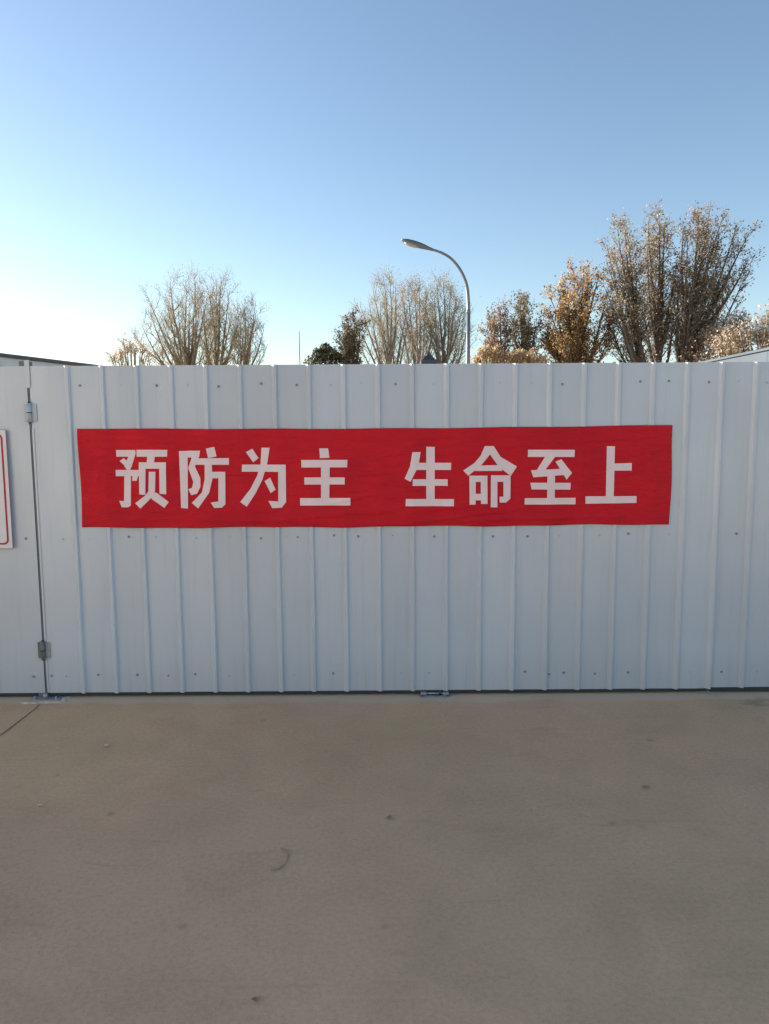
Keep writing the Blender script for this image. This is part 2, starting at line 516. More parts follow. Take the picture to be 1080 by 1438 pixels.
def make_post():
    p = empty('gate_post', (SEAM - 0.016, 0, 0), 'square steel post in the dark seam at the hinge side of the gate', 'post')
    box('tube', SEAM - 0.052, SEAM + 0.004, 0.004, 0.060, 0.006, 2.03, M_post, p, 0.003)
    box('cover_strip', SEAM - 0.014, SEAM + 0.014, -0.0065, -0.0035, 1.875, 2.035, M_sheet, p, 0.0008)
    box('base_plate', SEAM - 0.075, SEAM + 0.105, -0.065, 0.085, 0.0, 0.007, M_galv, p, 0.002)
    for bx in (SEAM - 0.055, SEAM + 0.075):
        tube('anchor_bolt', [(bx, -0.04, 0.006), (bx, -0.04, 0.022)], 0.007, M_galv, p, 6, False)
    tube('pivot_pin', [(SEAM + 0.004, -0.022, 0.006), (SEAM + 0.004, -0.022, 0.034)], [0.016, 0.012], M_galv, p, 12)
    for (dx, dy, rx, ry, rz) in ((-0.065, -0.085, 0.060, 0.022, 0.010), (0.06, -0.080, 0.085, 0.020, 0.009), (0.13, -0.03, 0.03, 0.045, 0.008)):
        bm = bmesh.new()
        bmesh.ops.create_icosphere(bm, subdivisions=3, radius=1.0)
        for v in bm.verts:
            k = 1 + 0.22 * math.sin(v.co.x * 6 + dx * 90) * math.cos(v.co.y * 5 + dy * 70) + 0.1 * math.sin(v.co.x * 15)
            v.co = Vector((SEAM + dx + v.co.x * rx * k, dy + v.co.y * ry * k, max(-0.004, v.co.z * rz * k)))
        bm_obj('mortar_dab', bm, M_mortar, p, True)
make_post()

def make_hoarding(name, label, x_start, direction, n, first=PITCH_M, z0=Z0, rail_gap=0.0):
    h = empty(name, (x_start, 0, 0), label, 'hoarding')
    x = x_start
    for i in range(n):
        wdt = first if i == 0 else PITCH_M
        if direction > 0:
            xa, xb = x, x + wdt; x = xb
            p = sheet_panel(h, xa, xb, z0=z0, nz=14)
            screw_rows(p, xa, xb, ROWS)
        else:
            xa, xb = x - wdt, x; x = xa
            p = sheet_panel(h, xa, xb, rib=(i > 0), z0=z0, nz=14)
            if i == 0:
                screw(p, xb - 0.062, 0.985, False); screw(p, xb - 0.075, 0.135, True); screw(p, xb - 0.064, 0.133, False)
            else:
                screw_rows(p, xa, xb, ROWS)
    xl, xr = sorted((x_start, x))
    for z in (0.036, 0.95, 1.86):
        box('frame_rail', xl + (0.0 if direction > 0 else 0.0), xr - (0.05 if direction < 0 else 0), 0.0045, 0.044, z - 0.030, z + 0.028 if z > 0.1 else 0.052, M_steel, h, 0.003)
    k = 0
    px = x_start + direction * (2.4 if direction > 0 else 2.6)
    while xl < px < xr:
        box('post', px - 0.03, px + 0.03, 0.046, 0.106, 0.0, 1.98, M_steel, h, 0.003)
        px += direction * 2.4
    return h
make_hoarding('hoarding', 'flat grey hoarding left of the gate hinges carrying the white sign', SEAM - 0.007, -1, 34, first=0.30)
SUN_BLOCK_POST_X = RIB0 + PITCH_M * 19  # post added behind this junction to stop sun leaking through
rp = empty('gate_post', (SUN_BLOCK_POST_X, 0.06, 0), 'square steel post added behind the right gate end to block leaking sun', 'post')
box('tube', SUN_BLOCK_POST_X - 0.02, SUN_BLOCK_POST_X + 0.05, 0.046, 0.110, 0.0, 1.97, M_steel, rp, 0.003)
box('base_plate', SUN_BLOCK_POST_X - 0.06, SUN_BLOCK_POST_X + 0.09, 0.02, 0.14, 0.0, 0.006, M_galv, rp)
make_hoarding('hoarding', 'grey ribbed hoarding continuing past the right end of the red banner', RIB0 + PITCH_M * 19 + 0.0122, 1, 34, first=PITCH_M - 0.0122, z0=0.036)

# floor catch under the middle of the gate
def make_catch():
    c = empty('floor_catch', (0.312, -0.02, 0), 'small galvanised floor catch bolted to the concrete under the gate', 'gate catch')
    box('base_plate', 0.218, 0.406, -0.050, 0.030, 0.0, 0.006, M_galv, c, 0.002)
    box('raised_lug', 0.226, 0.262, -0.034, 0.0, 0.0055, 0.024, M_galv, c, 0.004)
    box('raised_lug', 0.362, 0.398, -0.034, 0.0, 0.0055, 0.024, M_galv, c, 0.004)
    tube('drop_bolt', [(0.345, -0.017, 0.007), (0.345, -0.017, 0.030)], 0.008, M_steel, c, 10)
    tube('cross_pin', [(0.258, -0.017, 0.016), (0.366, -0.017, 0.016)], 0.0055, M_galv, c, 10)
    for bx in (0.236, 0.388):
        tube('bolt_head', [(bx, -0.042, 0.0055), (bx, -0.042, 0.012)], 0.0055, M_steel, c, 6, False)
make_catch()

# ------------------------------------------------------------------ banner with its lettering
# outlines of the eight printed characters, stroke by stroke (x, z in mm)
GLYPHS = [
 [[(-1566,1510),(-1451,1509),(-1456,1470),(-1565,1471)],[(-1487,1490),(-1448,1497),(-1478,1413),(-1504,1389),(-1522,1413)],[(-1548,1445),(-1523,1462),(-1475,1419),(-1491,1389)],[(-1573,1393),(-1435,1392),(-1437,1356),(-1573,1356)],[(-1475,1361),(-1440,1360),(-1451,1328),(-1479,1328)],[(-1524,1364),(-1484,1364),(-1492,1181),(-1508,1171),(-1547,1171),(-1559,1210),(-1531,1208)],[(-1444,1511),(-1263,1509),(-1266,1469),(-1445,1470)],[(-1383,1475),(-1338,1475),(-1346,1430),(-1388,1430)],[(-1433,1437),(-1274,1436),(-1276,1398),(-1435,1399)],[(-1435,1402),(-1396,1402),(-1403,1244),(-1438,1248)],[(-1316,1402),(-1276,1401),(-1280,1247),(-1320,1251)],[(-1378,1381),(-1339,1381),(-1346,1265),(-1365,1230),(-1435,1163),(-1465,1195),(-1403,1241),(-1385,1265)],[(-1370,1251),(-1339,1258),(-1266,1201),(-1294,1166),(-1367,1219)]],
 [[(-1195,1502),(-1145,1502),(-1155,1161),(-1195,1165)],[(-1146,1503),(-1071,1503),(-1077,1470),(-1105,1411),(-1075,1341),(-1076,1291),(-1098,1249),(-1133,1241),(-1149,1276),(-1126,1285),(-1118,1320),(-1145,1401),(-1122,1463),(-1147,1464)],[(-1036,1515),(-987,1525),(-975,1469),(-1024,1459)],[(-1104,1458),(-903,1459),(-904,1419),(-1106,1421)],[(-1046,1424),(-1004,1424),(-1004,1333),(-1024,1256),(-1094,1161),(-1131,1194),(-1069,1256),(-1049,1333)],[(-1013,1379),(-927,1378),(-928,1340),(-1014,1340)],[(-968,1343),(-928,1343),(-932,1185),(-953,1165),(-998,1164),(-1018,1196),(-973,1203)]],
 [[(-802,1493),(-764,1513),(-729,1457),(-761,1433)],[(-710,1519),(-661,1518),(-679,1422),(-709,1331),(-753,1247),(-805,1170),(-843,1198),(-781,1276),(-740,1353),(-718,1422)],[(-826,1420),(-569,1418),(-574,1376),(-829,1378)],[(-614,1380),(-569,1416),(-572,1197),(-597,1163),(-654,1160),(-677,1204),(-618,1200)],[(-696,1321),(-663,1342),(-632,1271),(-662,1250)]],
 [[(-370,1512),(-318,1512),(-311,1457),(-367,1455)],[(-477,1445),(-205,1444),(-207,1400),(-477,1401)],[(-460,1342),(-222,1341),(-222,1299),(-461,1300)],[(-361,1406),(-310,1406),(-315,1213),(-364,1213)],[(-488,1219),(-190,1219),(-190,1174),(-489,1175)]],
 [[(178,1487),(227,1487),(213,1403),(167,1312),(132,1330),(164,1403)],[(203,1424),(407,1423),(406,1381),(196,1382)],[(260,1518),(310,1517),(310,1205),(260,1206)],[(180,1327),(386,1326),(387,1287),(180,1288)],[(139,1210),(424,1208),(424,1166),(137,1167)]],
 [[(604,1520),(657,1520),(636,1470),(581,1404),(508,1345),(479,1377),(546,1422),(580,1463)],[(616,1520),(657,1520),(699,1456),(795,1399),(760,1343),(693,1393),(633,1474)],[(581,1406),(707,1408),(709,1373),(546,1374)],[(515,1346),(553,1346),(553,1174),(518,1174)],[(546,1346),(622,1346),(622,1309),(547,1309)],[(582,1313),(622,1313),(624,1178),(584,1178)],[(547,1239),(589,1239),(590,1200),(547,1200)],[(643,1348),(681,1347),(683,1157),(643,1157)],[(676,1347),(758,1347),(759,1308),(677,1309)],[(717,1312),(759,1312),(759,1209),(734,1185),(696,1185),(695,1220),(718,1220)]],
 [[(860,1497),(1136,1495),(1135,1453),(859,1455)],[(962,1458),(1021,1457),(957,1370),(904,1360)],[(879,1376),(1093,1385),(1094,1348),(894,1334)],[(1022,1426),(1057,1440),(1122,1359),(1091,1319)],[(976,1356),(1021,1356),(1023,1204),(977,1205)],[(877,1302),(1116,1300),(1115,1260),(885,1262)],[(845,1210),(1146,1211),(1147,1172),(844,1172)]],
 [[(1325,1515),(1372,1514),(1372,1213),(1326,1213)],[(1364,1413),(1475,1415),(1476,1370),(1366,1371)],[(1204,1219),(1509,1219),(1510,1178),(1205,1175)]],
]
BX0, BX1, BZ0, BZ1 = -1.786, 1.712, 1.049, 1.637
_w = [(rng.uniform(2, 9), rng.uniform(3, 16), rng.uniform(0, 6.3), rng.uniform(0.3, 1.0)) for _ in range(10)]
def banner_y(x, z):
    v = (z - BZ0) / (BZ1 - BZ0)
    y = -0.0195
    t = ((x - RIB0) / PITCH_M) % 1.0
    y += 0.0060 * math.sin(math.pi * t)                     # sinks in between the ribs
    s = 0
    for kx, kz, ph, a in _w:
        s += a * math.sin(kx * x + kz * z + ph)
    y += -0.0012 * s * (0.4 + 0.6 * math.sin(math.pi * min(1, max(0, v))))
    # drawn creases: mid-length folds from the parcel and slack along the lower edge
    for (cx, cz, sl, L, wd, a) in CREASES:
        dz = z - (cz + sl * (x - cx))
        y -= a * math.exp(-(dz / wd) ** 2) * math.exp(-((x - cx) / L) ** 2)
    return y
CREASES = [(-0.10, 1.36, 0.05, 0.22, 0.009, 0.008), (-0.02, 1.31, -0.12, 0.25, 0.010, 0.007), (-0.35, 1.115, 0.07, 0.40, 0.011, 0.012), (-0.12, 1.42, -0.03, 0.16, 0.008, 0.006),
           (0.45, 1.105, 0.12, 0.34, 0.011, 0.013), (-0.75, 1.085, -0.03, 0.5, 0.010, 0.010), (0.9, 1.09, 0.02, 0.5, 0.011, 0.010), (0.32, 1.15, 0.16, 0.2, 0.009, 0.009),
           (-0.16, 1.22, 0.22, 0.14, 0.009, 0.009), (-1.2, 1.56, -0.04, 0.5, 0.012, 0.006), (1.2, 1.55, 0.05, 0.4, 0.012, 0.006), (0.15, 1.57, 0.02, 0.6, 0.012, 0.005),
           (-1.68, 1.35, 2.5, 0.03, 0.05, 0.005), (1.62, 1.30, -2.2, 0.03, 0.05, 0.005)]
def banner_edge(x):
    u = (x - BX0) / (BX1 - BX0)
    sag = -0.010 * math.sin(math.pi * u)                     # hangs a little between its ends
    return sag + 0.0016 * math.sin(x * 9 + 1), sag * 0.4 + 0.0028 * math.sin(x * 6.5) + 0.0018 * math.sin(x * 15 + 2)

def make_banner():
    b = empty('banner', (0, -0.02, BZ0), 'long red cloth banner with eight pale characters stretched across the gate', 'banner')
    nx, nz = 360, 60
    vs, fs = [], []
    for j in range(nz + 1):
        for i in range(nx + 1):
            x = BX0 + (BX1 - BX0) * i / nx
            tt, bb = banner_edge(x)
            v = j / nz
            z = BZ0 + (BZ1 - BZ0) * v + bb * (1 - v) + tt * v
            xx = x + (0.004 * math.sin(z * 11) if i in (0, nx) else 0)
            vs.append((xx, banner_y(x, z), z))
    for j in range(nz):
        for i in range(nx):
            a = j * (nx + 1) + i
            fs.append((a, a + 1, a + nx + 2, a + nx + 1))
    cl = mesh_obj('cloth', vs, fs, M_banner, b, True)
    sol = cl.modifiers.new('thickness', 'SOLIDIFY'); sol.thickness = 0.0006; sol.offset = 0
    names = ['first', 'second', 'third', 'fourth', 'fifth', 'sixth', 'seventh', 'eighth']
    for gi, strokes in enumerate(GLYPHS):
        bm = bmesh.new()
        for si, poly in enumerate(strokes):
            lift = 0.0021 + 0.00022 * si
            sub = bmesh.new()
            vv = [sub.verts.new((px / 1000, 0, pz / 1000)) for px, pz in poly]
            sub.faces.new(vv)
            sub.normal_update()
            bmesh.ops.triangulate(sub, faces=sub.faces[:])
            xs = [v.co.x for v in vv]; zs = [v.co.z for v in vv]
            for axis, lo, hi in ((0, min(xs), max(xs)), (2, min(zs), max(zs))):
                t = math.floor(lo / 0.0097) * 0.0097 + 0.0097
                while t < hi:
                    co = [0, 0, 0]; no = [0, 0, 0]; co[axis] = t; no[axis] = 1
                    bmesh.ops.bisect_plane(sub, geom=sub.verts[:] + sub.edges[:] + sub.faces[:], plane_co=co, plane_no=no)
                    t += 0.0097
            mp = {}
            for v in sub.verts:
                mp[v] = bm.verts.new((v.co.x, banner_y(v.co.x, v.co.z) - lift, v.co.z))
            for f in sub.faces:
                if f.calc_area() > 1e-10:
                    try: bm.faces.new([mp[v] for v in f.verts])
                    except ValueError: pass
            sub.free()
        for f in bm.faces: f.smooth = True
        me = bpy.data.meshes.new('character')
        bm.normal_update()
        for f in bm.faces:
            if f.normal.y > 0: f.normal_flip()
        bm.to_mesh(me); bm.free()
        o = link('character', me, M_print, b)
        o['label'] = 'pale %s character counted from the left end of the banner' % names[gi]
make_banner()

# ------------------------------------------------------------------ white sign cut by the left edge of the picture
def rounded_rect(x0, x1, z0, z1, r, n=6):
    pts = []
    for cx, cz, a0 in ((x1 - r, z1 - r, 0), (x0 + r, z1 - r, 90), (x0 + r, z0 + r, 180), (x1 - r, z0 + r, 270)):
        for k in range(n + 1):
            a = R(a0 + 90 * k / n)
            pts.append((cx + r * math.cos(a), cz + r * math.sin(a)))
    return pts
def plate(name, outer, inner, y_front, y_back, mat, parent):
    vs, fs = [], []
    n = len(outer)
    if inner is None:
        vs = [(x, y_front, z) for x, z in outer] + [(x, y_back, z) for x, z in outer]
        fs = [tuple(range(n))] + [tuple(range(n, 2 * n))[::-1]] + [(k, n + k, n + (k + 1) % n, (k + 1) % n) for k in range(n)]
    else:
        for y in (y_front, y_back):
            vs += [(x, y, z) for x, z in outer] + [(x, y, z) for x, z in inner]
        for k in range(n):
            k2 = (k + 1) % n
            fs += [(k, k2, n + k2, n + k), (2 * n + k, 3 * n + k, 3 * n + k2, 2 * n + k2), (k, 2 * n + k, 2 * n + k2, k2), (n + k, n + k2, 3 * n + k2, 3 * n + k)]
    bm = bmesh.new()
    bv = [bm.verts.new(v) for v in vs]
    for f in fs: bm.faces.new([bv[i] for i in f])
    return bm_obj(name, bm, mat, parent)
def make_sign():
    x1, x0, z1, z0 = -2.205, -2.745, 1.632, 0.93
    s = empty('warning_board', ((x0 + x1) / 2, -0.01, z0), 'white board with a red rounded border cut by the left picture edge', 'sign')
    plate('board', rounded_rect(x0, x1, z0, z1, 0.008), None, -0.022, -0.016, M_signwhite, s)
    plate('border_line', rounded_rect(x0 + 0.020, x1 - 0.020, z0 + 0.022, z1 - 0.022, 0.030), rounded_rect(x0 + 0.031, x1 - 0.031, z0 + 0.033, z1 - 0.033, 0.020), -0.0232, -0.0225, M_signred, s)
    plate('edge_trim', rounded_rect(x0 - 0.0015, x1 + 0.0015, z0 - 0.0015, z1 + 0.0015, 0.009), rounded_rect(x0 + 0.001, x1 - 0.001, z0 + 0.001, z1 - 0.001, 0.007), -0.0224, -0.0150, M_pinktrim, s)
make_sign()

# ------------------------------------------------------------------ things standing behind the fence
def make_cabin():
    # long side runs away from us; roof line seen over the hoarding at the left
    P1, P2 = Vector((-7.0, 8.2, 0)), Vector((-5.78, 12.2, 0))
    d = (P2 - P1).normalized()
    P1 = P2 - d * 9.0
    nrm = Vector((d.y, -d.x, 0))                    # towards the yard
    xf = Matrix((( d.x, -nrm.x, 0, P1.x), (d.y, -nrm.y, 0, P1.y), (0, 0, 1, 0), (0, 0, 0, 1)))
    c = empty('site_cabin', P1 + d * 4.5, 'long white site cabin with dark roof edge showing above the left hoarding', 'cabin')
    L, D_, Hh = 9.0, 3.0, 2.93
    w = box('wall', 0, L, 0, D_, 0.0, Hh - 0.12, M_cabin, c, 0.0, xf)
    rf = box('roof', -0.15, L + 0.02, -0.25, D_ + 0.25, Hh - 0.02, Hh + 0.045, M_dark, c, 0.01, xf)
    box('fascia', -0.10, L - 0.02, -0.20, -0.16, Hh - 0.17, Hh - 0.022, M_cabin, rf, 0.0, xf)
    vx = L - 3.8
    tube('roof_vent', [xf @ Vector((vx, 0.1, Hh + 0.06)), xf @ Vector((vx, 0.1, Hh + 0.22))], 0.06, M_dark, rf, 8)
    for k in range(4):
        xa = 1.0 + k * 2.05
        f = box('window', xa, xa + 0.95, -0.03, 0.02, 1.55, 2.62, M_cabin, c, 0.01, xf)
        box('pane', xa + 0.06, xa + 0.46, -0.036, -0.031, 1.61, 2.56, M_glass, f, 0.0, xf)
        box('pane', xa + 0.50, xa + 0.89, -0.036, -0.031, 1.61, 2.56, M_glass, f, 0.0, xf)
    for k in range(5):
        xa = 0.0 + k * 2.2
        box('corner_post', xa, xa + 0.10, -0.05, 0.0, 0.02, Hh - 0.13, M_cabin, c, 0.006, xf)
make_cabin()

def make_side_hoarding():
    h = empty('side_hoarding', (3.97, 2.5, 0), 'slate blue hoarding running back behind the gate at the right edge', 'hoarding')
    # local x runs along +Y of the world, face looks to -X
    for i in range(10):
        ya = 0.45 + i * 0.58
        xf = Matrix(((0, 1, 0, 3.97), (1, 0, 0, 0), (0, 0, 1, 0), (0, 0, 0, 1)))
        sheet_panel(h, ya, ya + 0.575, rib=False, z0=0.03, z1=2.40, mat=M_sheet_far, nz=6, xf=xf, amp=0.001)
    for z in (0.3, 1.3, 2.25):
        box('frame_rail', 4.0, 4.04, 0.45, 6.2, z - 0.02, z + 0.02, M_steel, h, 0.003)
    for k in range(3):
        y = 0.75 + k * 2.6
        box('post', 4.045, 4.10, y, y + 0.055, 0.0, 2.36, M_steel, h, 0.003)
    box('top_cap', 3.945, 4.02, 0.45, 6.25, 2.4015, 2.43, M_sheet_far, h, 0.004)
    box('upright_clamp', 3.925, 3.950, 2.86, 2.90, 2.15, 2.42, M_steel, h, 0.003)
make_side_hoarding()

def make_lamp(name, label, group):
    """arm lamp standing at the origin, arm towards -X, 7.7 m"""
    r = empty(name, (0, 0, 0), label, 'street lamp', group)
    zs = 5.55
    tube('pole', [(0, 0, 0.02), (0, 0, 2.0), (0, 0, 4.0), (0, 0, zs)], [0.085, 0.078, 0.07, 0.064], M_lamp, r, 16)
    tube('base_flange', [(0, 0, 0.0), (0, 0, 0.03)], 0.2, M_lamp, r, 16)
    box('service_door', -0.05, 0.05, -0.090, -0.076, 0.45, 0.85, M_lamp, r, 0.004)
    pts = LAMP_ARM
    tube('arm', pts, [0.064 - 0.026 * i / (len(pts) - 1) for i in range(len(pts))], M_lamp, r, 12)
    tube('collar', [(0, 0, zs - 0.06), (0, 0, zs + 0.06)], 0.072, M_lamp, r, 14)
    # cobra head: lofted sections along its axis
    e = Vector(pts[-1]); ax = (e - Vector(pts[-2])).normalized()
    ax = Vector((ax.x, 0, ax.z)); ax.normalize()
    side = Vector((0, 1, 0)); upv = side.cross(ax); upv = -upv if upv.z < 0 else upv
    L = 1.02
    secs = [(-0.10, 0.045, 0.045, 0.045), (0.05, 0.06, 0.06, 0.055), (0.18, 0.11, 0.085, 0.07), (0.36, 0.16, 0.105, 0.085), (0.58, 0.175, 0.11, 0.075), (0.80, 0.15, 0.095, 0.055), (0.95, 0.09, 0.06, 0.035), (L, 0.03, 0.02, 0.015)]
    vs, fs, ns = [], [], 14
    for (t, wd, hu, hd) in secs:
        cpt = e + ax * t
        for k in range(ns):
            a = 2 * math.pi * k / ns
            s = math.sin(a)
            vs.append(cpt + side * (math.cos(a) * wd) + upv * (s * (hu if s > 0 else hd)))
    for i in range(len(secs) - 1):
        for k in range(ns):
            k2 = (k + 1) % ns
            fs.append((i * ns + k, i * ns + k2, (i + 1) * ns + k2, (i + 1) * ns + k))
    fs.append(tuple(range(ns))[::-1]); fs.append(tuple((len(secs) - 1) * ns + k for k in range(ns)))
    hd = mesh_obj('lamp_head', vs, fs, M_lamphead, r, True)
    bm = bmesh.new()
    bmesh.ops.create_uvsphere(bm, u_segments=14, v_segments=8, radius=1)
    for v in bm.verts:
        q = v.co.copy()
        v.co = e + ax * (0.62 + q.x * 0.27) + side * (q.y * 0.125) + upv * (-0.055 + q.z * 0.06)
    bm_obj('lens', bm, M_lens, hd, True)
    return r

LY = 21.2
_base = at(656, 700, LY); _base.z = 0
def lp(px, py):
    q = at(px, py, LY)
    return Vector((q.x - _base.x, 0, q.z))
LAMP_ARM = [Vector((0, 0, 5.55))]
_ctrl = [lp(657.5, 425), lp(656, 404), lp(651, 388), lp(643, 374), lp(632, 362), lp(619, 354.5), lp(604, 349.5)]
_ctrl[0].x = 0
LAMP_ARM += _ctrl
def smooth_curve(P, n=4):
    out = []
    for i in range(len(P) - 1):
        p0, p1, p2, p3 = P[max(i - 1, 0)], P[i], P[i + 1], P[min(i + 2, len(P) - 1)]
        for k in range(n):
            t = k / n
            out.append(0.5 * ((2 * p1) + (p2 - p0) * t + (2 * p0 - 5 * p1 + 4 * p2 - p3) * t * t + (3 * p1 - p0 - 3 * p2 + p3) * t ** 3))
    out.append(P[-1]); return out
LAMP_ARM = smooth_curve(LAMP_ARM)
lamp = make_lamp('street_lamp', 'tall grey street lamp with curved arm standing clear against the sky', 'street lamps')

def copy_tree(o, parent=None):
    c = o.copy(); col.objects.link(c); c.parent = parent
    for k, v in o.items(): c[k] = v
    for ch in [x for x in bpy.data.objects if x.parent == o]:
        copy_tree(ch, c)
    return c
lamp2 = copy_tree(lamp)
lamp.location = _base
b2 = at(567, 700, 56); b2.z = 0
lamp2.location = b2
lamp2['label'] = 'small distant street lamp half hidden among the bare trees in the middle'

def make_mast():
    b = at(424.5, 700, 42); b.z = 0
    top = at(424.5, 465, 42).z
    m = empty('antenna_mast', b, 'thin bare mast standing alone between the two groups of bare trees', 'mast')
    tube('pole', [(b.x, b.y, 0), (b.x, b.y, top * 0.55), (b.x, b.y, top)], [0.07, 0.05, 0.02], M_lamp, m, 8)
    tube('base_flange', [(b.x, b.y, 0.0), (b.x, b.y, 0.05)], 0.2, M_lamp, m, 10)
make_mast()

def make_kiosk():
    c = at(602, 700, 24); x, y = c.x, c.y
    ze, zt = at(602, 507, 24).z, at(602, 495, 24).z
    k = empty('guard_kiosk', (x, y, 0), 'dark peaked kiosk roof just above the fence left of the lamp pole', 'kiosk')
    s = 0.31
    box('wall', x - 0.27, x + 0.27, y - 0.27, y + 0.27, 0, ze - 0.10, M_slate, k, 0.01)
    box('window', x - 0.18, x + 0.18, y - 0.282, y - 0.272, ze - 1.2, ze - 0.3, M_glass, k)
    r = box('roof', x - s, x + s, y - s, y + s, ze - 0.098, ze + 0.02, M_slate, k, 0.01)
    mesh_obj('roof_peak', [(x - s * .8, y - s * .8, ze + 0.022), (x + s * .8, y - s * .8, ze + 0.022), (x + s * .8, y + s * .8, ze + 0.022), (x - s * .8, y + s * .8, ze + 0.022), (x, y, zt)],
             [(0, 1, 4), (1, 2, 4), (2, 3, 4), (3, 0, 4), (3, 2, 1, 0)], M_slate, r)
make_kiosk()

# ------------------------------------------------------------------ trees and bushes
class Wood:
    def __init__(s): s.v = []; s.f = []
    def add(s, pts, rad, sides):
        vs, fs = tube_data(pts, rad, sides, False, len(s.v))
        s.v += vs; s.f += fs

def np_mesh(name, verts, faces_n, mat, parent):
    """verts (N,3); faces_n (M,k) int"""
    me = bpy.data.meshes.new(name)
    n, (m, k) = len(verts), faces_n.shape
    me.vertices.add(n); me.vertices.foreach_set('co', np.asarray(verts, np.float32).ravel())
    me.loops.add(m * k); me.loops.foreach_set('vertex_index', faces_n.astype(np.int32).ravel())
    me.polygons.add(m)
    me.polygons.foreach_set('loop_start', np.arange(0, m * k, k, dtype=np.int32))
    me.update(calc_edges=True)
    return link(name, me, mat, parent)

def leaf_cloud(name, C, size, mat, parent, curl=0.25):
    C = np.asarray(C); n = len(C)
    a = rng.normal(size=(n, 3)); a /= np.linalg.norm(a, axis=1)[:, None]
    b = rng.normal(size=(n, 3)); b -= (b * a).sum(1)[:, None] * a; b /= np.linalg.norm(b, axis=1)[:, None]
    c = np.cross(a, b)
    s = (size * rng.uniform(0.6, 1.35, n))[:, None]
    V = np.stack([C - a * s * 0.5, C + b * s * 0.33 + c * s * curl * 0.3, C + a * s * 0.5 - c * s * curl * 0.25, C - b * s * 0.33 + c * s * curl * 0.3], 1).reshape(-1, 3)
    Fc = np.arange(n * 4).reshape(n, 4)
    return np_mesh(name, V, Fc, mat, parent)

def twig_mesh(name, S, E, r, mat, parent, bend=0.10):
    """three-sided bent twigs from S to E"""
    S = np.asarray(S); E = np.asarray(E); n = len(S)
    d = E - S; L = np.linalg.norm(d, axis=1)[:, None]; d = d / L
    up = np.tile([0.2, 0.9, 0.3], (n, 1)); a = np.cross(d, up); a /= np.linalg.norm(a, axis=1)[:, None] + 1e-9
    b = np.cross(d, a)
    ang = rng.uniform(0, 6.28, n)[:, None]
    mid = S + d * L * 0.5 + (a * np.cos(ang) + b * np.sin(ang)) * L * bend
    rings = []
    for P, k in ((S, 1.0), (mid, 0.7), (E, 0.3)):
        rr = np.asarray(r)[:, None] * k
        for j in range(3):
            t = 2.094 * j
            rings.append(P + (a * math.cos(t) + b * math.sin(t)) * rr)
    V = np.stack(rings, 1).reshape(-1, 3)
    base = []
    for i in range(2):
        for j in range(3):
            j2 = (j + 1) % 3
            base.append((i * 3 + j, i * 3 + j2, (i + 1) * 3 + j2, (i + 1) * 3 + j))
    Fc = (np.arange(n) * 9)[:, None, None] + np.array(base)[None]
    return np_mesh(name, V, Fc.reshape(-1, 4), mat, parent)

def rvec():
    v = Vector((random.gauss(0, 1), random.gauss(0, 1), random.gauss(0, 1)))
    return v.normalized()

